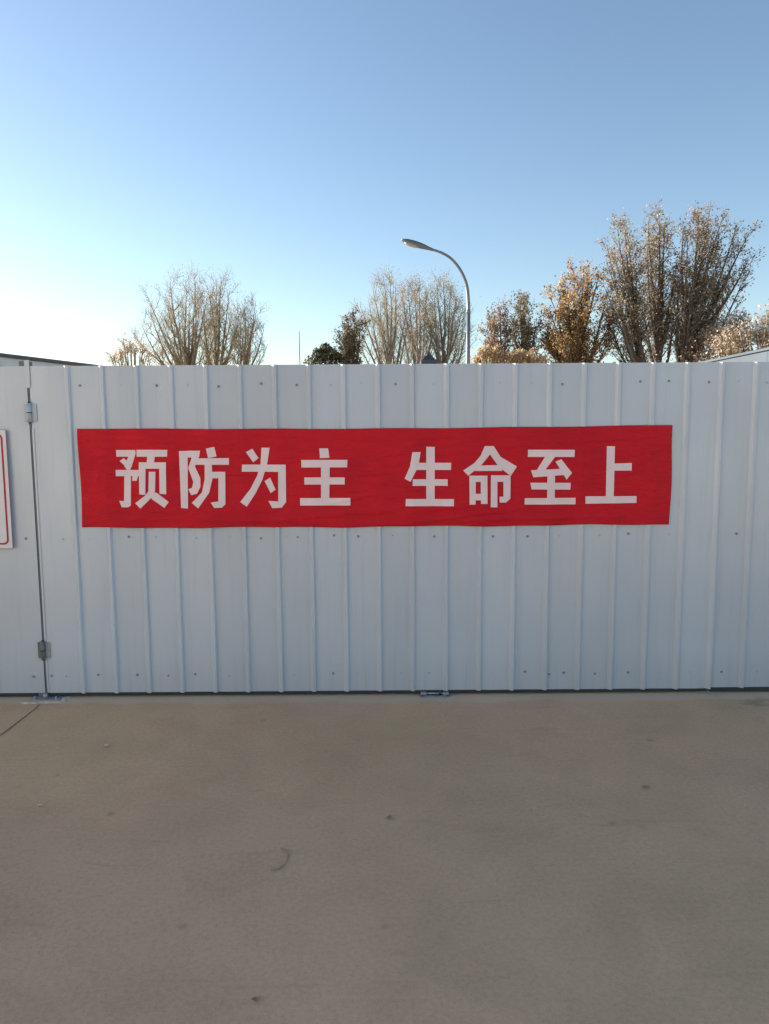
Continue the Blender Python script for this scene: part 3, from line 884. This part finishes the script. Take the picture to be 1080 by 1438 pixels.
def grow_tree(name, label, group, base_px, Y, tips, fork=0.12, trunk_r=0.12, spread=1.0, rise=0.9, nbr=16, ntw=9, tw_len=0.55,
              tw_r=0.010, nleaf=0, leaf=0.10, leaf_mat=None, bark=None, extra=2, low=0.22, leaf_bias=0.0, jit=1.0, cat='tree', droop=0.0, loose=0.0, twig_mat=None, side=0.85, up_fork=1.0):
    """tips: photo positions of the leader ends; every leader carries upswept side branches, twigs and leaves"""
    base = at(base_px, 700, Y); base.z = 0
    root = empty(name, base, label, cat, group)
    wood, S, E, TR, LV = Wood(), [], [], [], []
    T = []
    for (px, py) in tips:
        T.append(at(px, py, Y) + Vector((0, random.uniform(-1, 1) * spread * jit, 0)))
    n0 = len(T)
    for k in range(extra):
        q = random.choice(T[:n0]); c = Vector((base.x, base.y, q.z))
        p = c + (q - c).lerp(Vector((0, 0, 0)), random.uniform(0.2, 0.7))
        p.y += random.choice((-1, 1)) * random.uniform(0.5, 1.6) * spread * jit
        p.z = base.z + (q.z - base.z) * random.uniform(0.78, 0.97)
        T.append(p)
    Hmax = max(t.z for t in T)
    zf = fork * Hmax
    fk = base + Vector((random.uniform(-.1, .1), random.uniform(-.1, .1), zf))
    wood.add([base, base.lerp(fk, 0.3) + Vector((0.02, 0, 0)), fk], [trunk_r * 1.35, trunk_r * 1.05, trunk_r], 8)
    # the trunk runs on as a crooked stem; the leaders leave it one above the other
    tall = max(T[:n0], key=lambda q: q.z - abs(q.x - base.x) * 0.7)
    stem = [fk]
    for k in range(1, 7):
        stem.append(fk.lerp(tall, 0.11 * k) + Vector((random.gauss(0, 0.05), random.gauss(0, 0.05), 0)) * spread)
    wood.add(stem, [trunk_r * (1 - 0.10 * k) for k in range(7)], 7)
    fk0 = fk
    for ti, tip in enumerate(T):
        hf = (tip.z - fk0.z) / max(0.1, tall.z - fk0.z)
        sk = max(0.0, min(1.0, hf * random.uniform(0.15, 0.75))) * 5.9 * up_fork
        fk = stem[int(sk)].lerp(stem[int(sk) + 1], sk - int(sk))
        n = 9
        pts = []
        hz = Vector((tip.x - fk.x, tip.y - fk.y, 0))
        wv = rvec() * 0.10 * spread
        for i in range(n + 1):
            t = i / n
            out = t ** 0.85 * (1 - 0.12 * math.sin(math.pi * t)) if rise < 0.5 else t ** rise
            p = Vector((fk.x, fk.y, 0)) + hz * out
            p.z = fk.z + (tip.z - fk.z) * t
            p += wv * math.sin(t * 5 + ti) * min(1, t * 3)
            pts.append(p)
        L = (tip - fk).length
        r0 = trunk_r * (0.75 if ti < n0 else 0.55)
        rad = [max(0.010, r0 * (1 - i / n) ** 0.9 + 0.008) for i in range(n + 1)]
        wood.add(pts, rad, 6)
        for bI in range(nbr):
            t = low + (0.98 - low) * ((bI + random.random()) / nbr) ** 0.8
            f = t * n; i = min(n - 1, int(f)); p = pts[i].lerp(pts[i + 1], f - i)
            dr = (pts[i + 1] - pts[i]).normalized()
            az = random.uniform(0, 6.283)
            sidev = Vector((math.cos(az), math.sin(az), 0))
            prof = (0.35 + 0.75 * math.sin(math.pi * min(1, (t - low) / (1 - low) * 0.80 + 0.16)))
            bl = spread * prof * random.uniform(0.6, 1.15)
            d0 = (sidev * side + dr * (1.5 - side)).normalized()
            bp = [p]
            m = 4
            cur = p.copy(); dd = d0.copy()
            for k in range(m):
                dd = (dd + Vector((0, 0, 0.22 - droop)) + rvec() * 0.16).normalized()
                cur = cur + dd * bl / m
                bp.append(cur.copy())
            br = max(0.007, rad[i] * 0.42)
            wood.add(bp, [br * (1 - 0.75 * k / m) for k in range(m + 1)], 4)
            for q in range(ntw):
                tt = random.uniform(0.15, 1.0) * m
                k = min(m - 1, int(tt)); s = bp[k].lerp(bp[k + 1], tt - k)
                dv = ((bp[k + 1] - bp[k]).normalized() * 0.7 + rvec() * 0.75 + Vector((0, 0, 0.35 - 2 * droop))).normalized()
                ln = tw_len * random.uniform(0.5, 1.3)
                e = s + dv * ln
                S.append(s); E.append(e); TR.append(tw_r * random.uniform(0.6, 1.2))
                for _ in range(nleaf):
                    if random.random() < leaf_bias * (1 - t): continue
                    w = random.uniform(0.2, 1.1)
                    LV.append(s.lerp(e, w) + rvec() * (0.06 + loose * random.random()))
    me = bpy.data.meshes.new('trunk')
    me.from_pydata([tuple(v) for v in wood.v], [], wood.f)
    me.polygons.foreach_set('use_smooth', [True] * len(me.polygons))
    link('trunk', me, bark or M_bark, root)
    cr = twig_mesh('crown', [tuple(s) for s in S], [tuple(e) for e in E], TR, twig_mat or bark or M_bark, root)
    if LV:
        lv = leaf_cloud('foliage', [tuple(v) for v in LV], leaf, leaf_mat, cr)
        tag(lv, kind='stuff')
    return root

def grow_bush(name, label, group, px0, px1, py_top, Y, leaf_mat, leaf=0.12, n=2600, bark=None, lumps=9, twigs=300, cat='bush', tops=None, lump_r=0.33):
    """rounded bush: stems from the ground, leaf clumps on an uneven dome"""
    a, b = at(px0, 700, Y), at(px1, 700, Y)
    ztop = at((px0 + px1) / 2, py_top, Y).z
    cx, hw = (a.x + b.x) / 2, (b.x - a.x) / 2
    vis = ztop - at(px0, 511, Y).z
    root = empty(name, (cx, Y, 0), label, cat, group)
    wood, S, E, TR, LV = Wood(), [], [], [], []
    cents = []
    for k in range(lumps):
        u = random.uniform(-1, 1) if tops is None else None
        rr = hw * random.uniform(0.6, 1.2) * lump_r
        if tops is None:
            zz = ztop - rr * 0.9 - vis * (0.45 * u * u + random.uniform(0, 0.35) + (0 if k % 3 else 0.25))
            c = Vector((cx + u * hw * 0.82, Y + random.uniform(-1, 1) * hw * 0.6, zz))
        else:
            tp = tops[k % len(tops)]
            c = at(tp[0], tp[1], Y); c.z -= rr * 0.9
        cents.append((c, rr))
        st = Vector((cx + random.uniform(-.25, .25) * hw, Y + random.uniform(-.2, .2), 0))
        md = st.lerp(c, 0.55) + Vector((0, 0, 0.15 * c.z))
        wood.add([st, md, c], [0.06, 0.04, 0.015], 5)
        for _ in range(int(twigs / lumps)):
            s = md.lerp(c, random.uniform(0.7, 1.0)); e = c + rvec() * rr * random.uniform(0.7, 1.25)
            S.append(s); E.append(e); TR.append(0.012)
    for _ in range(n):
        c, rr = random.choice(cents)
        v = rvec(); rad = rr * random.uniform(0.35, 1.15) ** 0.6
        p = c + Vector((v.x * rad, v.y * rad, v.z * rad * 0.95))
        LV.append(p)
    for _ in range(n // 2):                      # lower skirt
        c, rr = random.choice(cents)
        p = Vector((c.x + random.gauss(0, rr * 1.7), c.y + random.gauss(0, rr * 1.2), c.z * random.uniform(0.45, 0.97)))
        LV.append(p)
    me = bpy.data.meshes.new('stems'); me.from_pydata([tuple(v) for v in wood.v], [], wood.f)
    link('stems', me, bark or M_bark, root)
    cr = twig_mesh('crown', [tuple(s) for s in S], [tuple(e) for e in E], TR, bark or M_bark, root)
    tag(leaf_cloud('foliage', [tuple(v) for v in LV], leaf, leaf_mat, cr), kind='stuff')
    return root

LM_tan = leaf_material('tan_leaves', [(0.15, (0.20, 0.165, 0.09)), (0.5, (0.33, 0.275, 0.15)), (0.85, (0.44, 0.38, 0.23))], 0.5)
LM_rosy = leaf_material('rosy_brown_leaves', [(0.15, (0.40, 0.26, 0.19)), (0.5, (0.54, 0.40, 0.30)), (0.85, (0.62, 0.52, 0.42))], 0.55)
LM_rust = leaf_material('rust_leaves', [(0.15, (0.17, 0.10, 0.06)), (0.5, (0.33, 0.20, 0.115)), (0.85, (0.46, 0.34, 0.22))], 0.45)
LM_ochre = leaf_material('ochre_leaves', [(0.15, (0.15, 0.125, 0.055)), (0.5, (0.33, 0.26, 0.10)), (0.85, (0.45, 0.38, 0.19))], 0.5)
LM_dark = leaf_material('dark_evergreen_leaves', [(0.15, (0.03, 0.038, 0.022)), (0.5, (0.10, 0.10, 0.048)), (0.9, (0.22, 0.18, 0.10))], 0.35)
LM_olive = leaf_material('olive_brown_leaves', [(0.15, (0.07, 0.068, 0.045)), (0.5, (0.19, 0.155, 0.085)), (0.9, (0.36, 0.27, 0.15))], 0.5)
LM_orange = leaf_material('orange_leaves', [(0.12, (0.10, 0.065, 0.04)), (0.36, (0.36, 0.19, 0.07)), (0.60, (0.54, 0.33, 0.11)), (0.88, (0.54, 0.47, 0.20))], 0.55)
LM_grey = leaf_material('grey_brown_leaves', [(0.10, (0.085, 0.078, 0.06)), (0.36, (0.25, 0.205, 0.14)), (0.60, (0.40, 0.30, 0.18)), (0.88, (0.52, 0.44, 0.33))], 0.5)
LM_straw = leaf_material('straw_leaves', [(0.10, (0.32, 0.19, 0.09)), (0.5, (0.50, 0.36, 0.20)), (0.9, (0.62, 0.52, 0.38))], 0.5)
LM_pink = leaf_material('pinkish_straw_leaves', [(0.10, (0.36, 0.25, 0.17)), (0.5, (0.62, 0.49, 0.39)), (0.9, (0.76, 0.67, 0.59))], 0.5)

GL, GM, GR = 'bare trees behind the fence at the left', 'bare trees behind the fence in the middle', 'leafy autumn trees behind the fence at the right'
# left group
grow_bush('shrub', 'low reddish shrub left of the left bare trees, just above the fence', None, 158, 224, 468, 33, LM_rosy, 0.075, 1100, M_twig_tan, 30, 330, lump_r=0.26)
BT = dict(leaf_mat=LM_tan, bark=M_bark_pale, twig_mat=M_twig_tan, loose=0.25, side=0.85, leaf_bias=0.6)
grow_tree('bare_tree', 'widest tan bare tree, twin trunks, leftmost of the left group', GL, 270, 36,
          [(192, 474), (199, 455), (208, 440), (219, 425), (232, 411), (246, 400), (258, 393), (268, 388), (280, 400), (290, 420), (225, 455), (243, 432), (262, 420), (205, 488), (298, 450)],
          0.22, 0.11, 1.35, 0.85, 11, 12, 0.7, 0.0075, 3, 0.056, extra=4, low=0.10, **BT)
grow_tree('bare_tree', 'round topped bare tree in the centre of the left group', GL, 309, 38,
          [(280, 440), (287, 417), (295, 403), (306, 396), (317, 400), (328, 412), (338, 432), (342, 460), (305, 425), (322, 438), (285, 465)],
          0.22, 0.10, 1.3, 0.85, 11, 12, 0.7, 0.0075, 3, 0.056, extra=4, low=0.10, **BT)
grow_tree('bare_tree', 'slim leaning bare tree with gap before it, rightmost of the left group', GL, 337, 36,
          [(330, 462), (338, 448), (348, 432), (358, 423), (365, 438), (370, 460), (373, 482), (352, 450)], 0.24, 0.09, 0.95, 0.9, 11, 12, 0.55, 0.0075, 2, 0.055, extra=3, low=0.12, **BT)
# middle group
grow_bush('evergreen_bush', 'low dark green bush right of the thin mast', None, 428, 484, 482, 30, LM_dark, 0.12, 1700, M_bark, 16, 260, tops=[(437, 499), (447, 489), (457, 482), (466, 487), (474, 495), (482, 500), (452, 495), (463, 498)])
grow_tree('small_tree', 'small dark leaved tree at the left end of the middle bare trees', None, 496, 31,
          [(483, 466), (490, 452), (498, 438), (508, 455), (480, 485), (492, 475)], 0.40, 0.10, 0.62, 1.0, 13, 9, 0.4, 0.010, 5, 0.09, LM_olive, M_bark, 2, 0.08)
BG = dict(bark=M_bark_grey, twig_mat=M_twig_tan, loose=0.25, side=0.80)
grow_tree('bare_tree', 'pale topped bare tree with thick dark trunk, left in the middle group', GM, 550, 40,
          [(504, 462), (508, 438), (516, 416), (526, 400), (537, 391), (548, 385), (559, 394), (518, 455), (533, 425), (570, 425), (574, 455), (504, 480)], 0.22, 0.12, 1.3, 0.85, 11, 12, 0.7, 0.0075, 3, 0.06, LM_tan, extra=4, low=0.12, leaf_bias=0.9, **BG)
grow_tree('bare_tree', 'brown tufted bare tree in the centre of the middle group', GM, 587, 38,
          [(566, 410), (574, 397), (583, 396), (592, 403), (600, 415), (558, 430), (610, 435), (562, 460), (608, 462)], 0.22, 0.10, 1.25, 0.85, 11, 12, 0.65, 0.0075, 4, 0.066, LM_rust, extra=4, low=0.12, leaf_bias=1.2, **BG)
grow_tree('bare_tree', 'ochre topped bare tree directly left of the lamp pole', GM, 622, 38,
          [(606, 412), (614, 399), (624, 395), (634, 403), (642, 418), (648, 440), (662, 452), (598, 432), (652, 465), (600, 460)], 0.22, 0.10, 1.25, 0.85, 11, 12, 0.65, 0.0075, 4, 0.066, LM_ochre, extra=4, low=0.12, leaf_bias=1.2, **BG)
# right group
grow_bush('straw_bush', 'pale straw bush at the fence top just right of the lamp pole', None, 660, 712, 482, 23, LM_straw, 0.08, 1900, M_twig_tan, 34, 260, lump_r=0.26)
grow_bush('straw_bush', 'golden straw bush below the two small dark crowned trees', None, 702, 768, 487, 23, LM_straw, 0.08, 2000, M_twig_tan, 34, 260, lump_r=0.24)
grow_tree('small_tree', 'small brown tree, first right of the lamp pole', None, 700, 28,
          [(682, 462), (690, 444), (700, 436), (710, 446), (698, 462)], 0.28, 0.08, 0.66, 0.9, 13, 9, 0.4, 0.010, 5, 0.085, LM_rust, M_bark, 2, 0.1)
grow_tree('small_tree', 'small dark grey tree standing left of the orange tree', None, 735, 28,
          [(719, 450), (728, 428), (738, 416), (747, 432), (752, 458), (735, 450)], 0.28, 0.09, 0.66, 0.9, 13, 9, 0.4, 0.010, 5, 0.085, LM_olive, M_bark, 2, 0.1)
grow_tree('orange_tree', 'orange leaved autumn tree beside the tall grey trees', None, 804, 27,
          [(770, 440), (777, 414), (790, 395), (805, 381), (820, 384), (834, 400), (846, 424), (768, 468), (852, 455), (798, 425), (825, 430), (846, 482), (778, 488), (810, 450)], 0.34, 0.12, 0.85, 0.9, 12, 9, 0.45, 0.010, 6, 0.095, LM_orange, M_bark, 4, 0.05, loose=0.12)
TT = dict(leaf_mat=LM_grey, bark=M_bark, leaf_bias=0.45, side=0.85)
grow_tree('tall_tree', 'tall grey leaved tree, left crown of the tall trio', GR, 906, 26,
          [(853, 340), (861, 325), (872, 313), (883, 326), (848, 372), (848, 402), (872, 345), (852, 432), (878, 385), (862, 458), (888, 430), (890, 360)], 0.22, 0.11, 0.80, 0.85, 13, 8, 0.45, 0.009, 5, 0.088, extra=2, low=0.10, loose=0.14, **TT)
grow_tree('tall_tree', 'tall narrow grey leaved tree, middle crown of the tall trio', GR, 926, 27,
          [(905, 322), (911, 310), (918, 303), (928, 313), (934, 332), (902, 352), (920, 345), (942, 375), (900, 392), (948, 420), (896, 440), (930, 440)], 0.24, 0.11, 0.80, 0.85, 13, 8, 0.45, 0.009, 5, 0.088, extra=2, low=0.10, loose=0.14, **TT)
grow_tree('tall_tree', 'tallest and broadest grey leaved tree, right crown of the tall trio', GR, 948, 26,
          [(959, 335), (965, 318), (976, 304), (990, 296), (1005, 293), (1020, 300), (1032, 316), (1039, 335), (1043, 368), (1036, 398), (1022, 425), (975, 335), (1000, 325), (1018, 350), (985, 380), (1004, 400), (955, 380), (1000, 450), (965, 440), (985, 470)], 0.22, 0.12, 0.86, 0.85, 13, 8, 0.45, 0.009, 5, 0.088, extra=3, low=0.10, loose=0.16, **TT)
grow_bush('straw_bush', 'large pale pinkish bush at the right picture edge above the blue hoarding', None, 968, 1150, 420, 24, LM_pink, 0.10, 6000, M_twig_tan, 60, 2000, lump_r=0.22)

# ------------------------------------------------------------------ litter on the concrete
def pebble(name, label, x, y, r, group=None):
    bm = bmesh.new()
    bmesh.ops.create_icosphere(bm, subdivisions=2, radius=1)
    s = random.uniform(0, 10)
    for v in bm.verts:
        k = 1 + 0.18 * math.sin(v.co.x * 3 + s) * math.cos(v.co.y * 4 + s)
        v.co = Vector((x + v.co.x * r * k * 1.3, y + v.co.y * r * k, r * 0.55 + v.co.z * r * 0.6 * k))
    o = bm_obj(name, bm, M_pebble, None, True)
    tag(o, label, 'pebble', group)
pebble('pebble', 'pale pebble on the concrete near the left end of the gate', -1.435, -0.713, 0.012)
pebble('pebble', 'tiny pale pebble near the left picture edge', -1.50, -1.32, 0.009)

def twig(name, label, pts, r):
    o = tube(name, pts, r, M_twig, None, 6)
    tag(o, label, 'twig')
cx, cy = -0.415, -1.738
twig('curved_twig', 'dark curved twig like an open ring lying on the concrete left of centre',
     [(cx + 0.045 * math.cos(R(a)), cy + 0.072 * math.sin(R(a)), 0.004) for a in range(-100, 85, 15)], [0.0012 + 0.0022 * abs(math.sin(i * 0.42 + 0.9)) for i in range(13)])
def dry_leaf(label, x, y, s, a):
    vs, fs = [], []
    n = 8
    for i in range(n + 1):
        t = i / n
        w = math.sin(math.pi * t) ** 0.8 * s * 0.30 + 0.0008
        z = 0.004 + 0.18 * s * (2 * t - 1) ** 2
        for k, sg in enumerate((-1, 0, 1)):
            lx, ly = (t - 0.5) * s, sg * w
            vs.append((x + lx * math.cos(a) - ly * math.sin(a), y + lx * math.sin(a) + ly * math.cos(a), z + (0.12 * s if sg else 0)))
        if i:
            b = (i - 1) * 3
            fs += [(b, b + 1, b + 4, b + 3), (b + 1, b + 2, b + 5, b + 4)]
    o = mesh_obj('dry_leaf', vs, fs, M_dryleaf, None, True)
    tag(o, label, 'leaf', 'dry leaves on the concrete')
dry_leaf('dry brown leaf on the concrete below the right end of the banner', 1.184, -1.203, 0.034, 0.1)
dry_leaf('dry brown leaf near the bottom edge of the picture left of centre', -0.37, -2.44, 0.026, 0.3)
dry_leaf('dry brown leaf on the concrete between the curved twig and the floor catch', 0.02, -1.45, 0.03, 1.0)
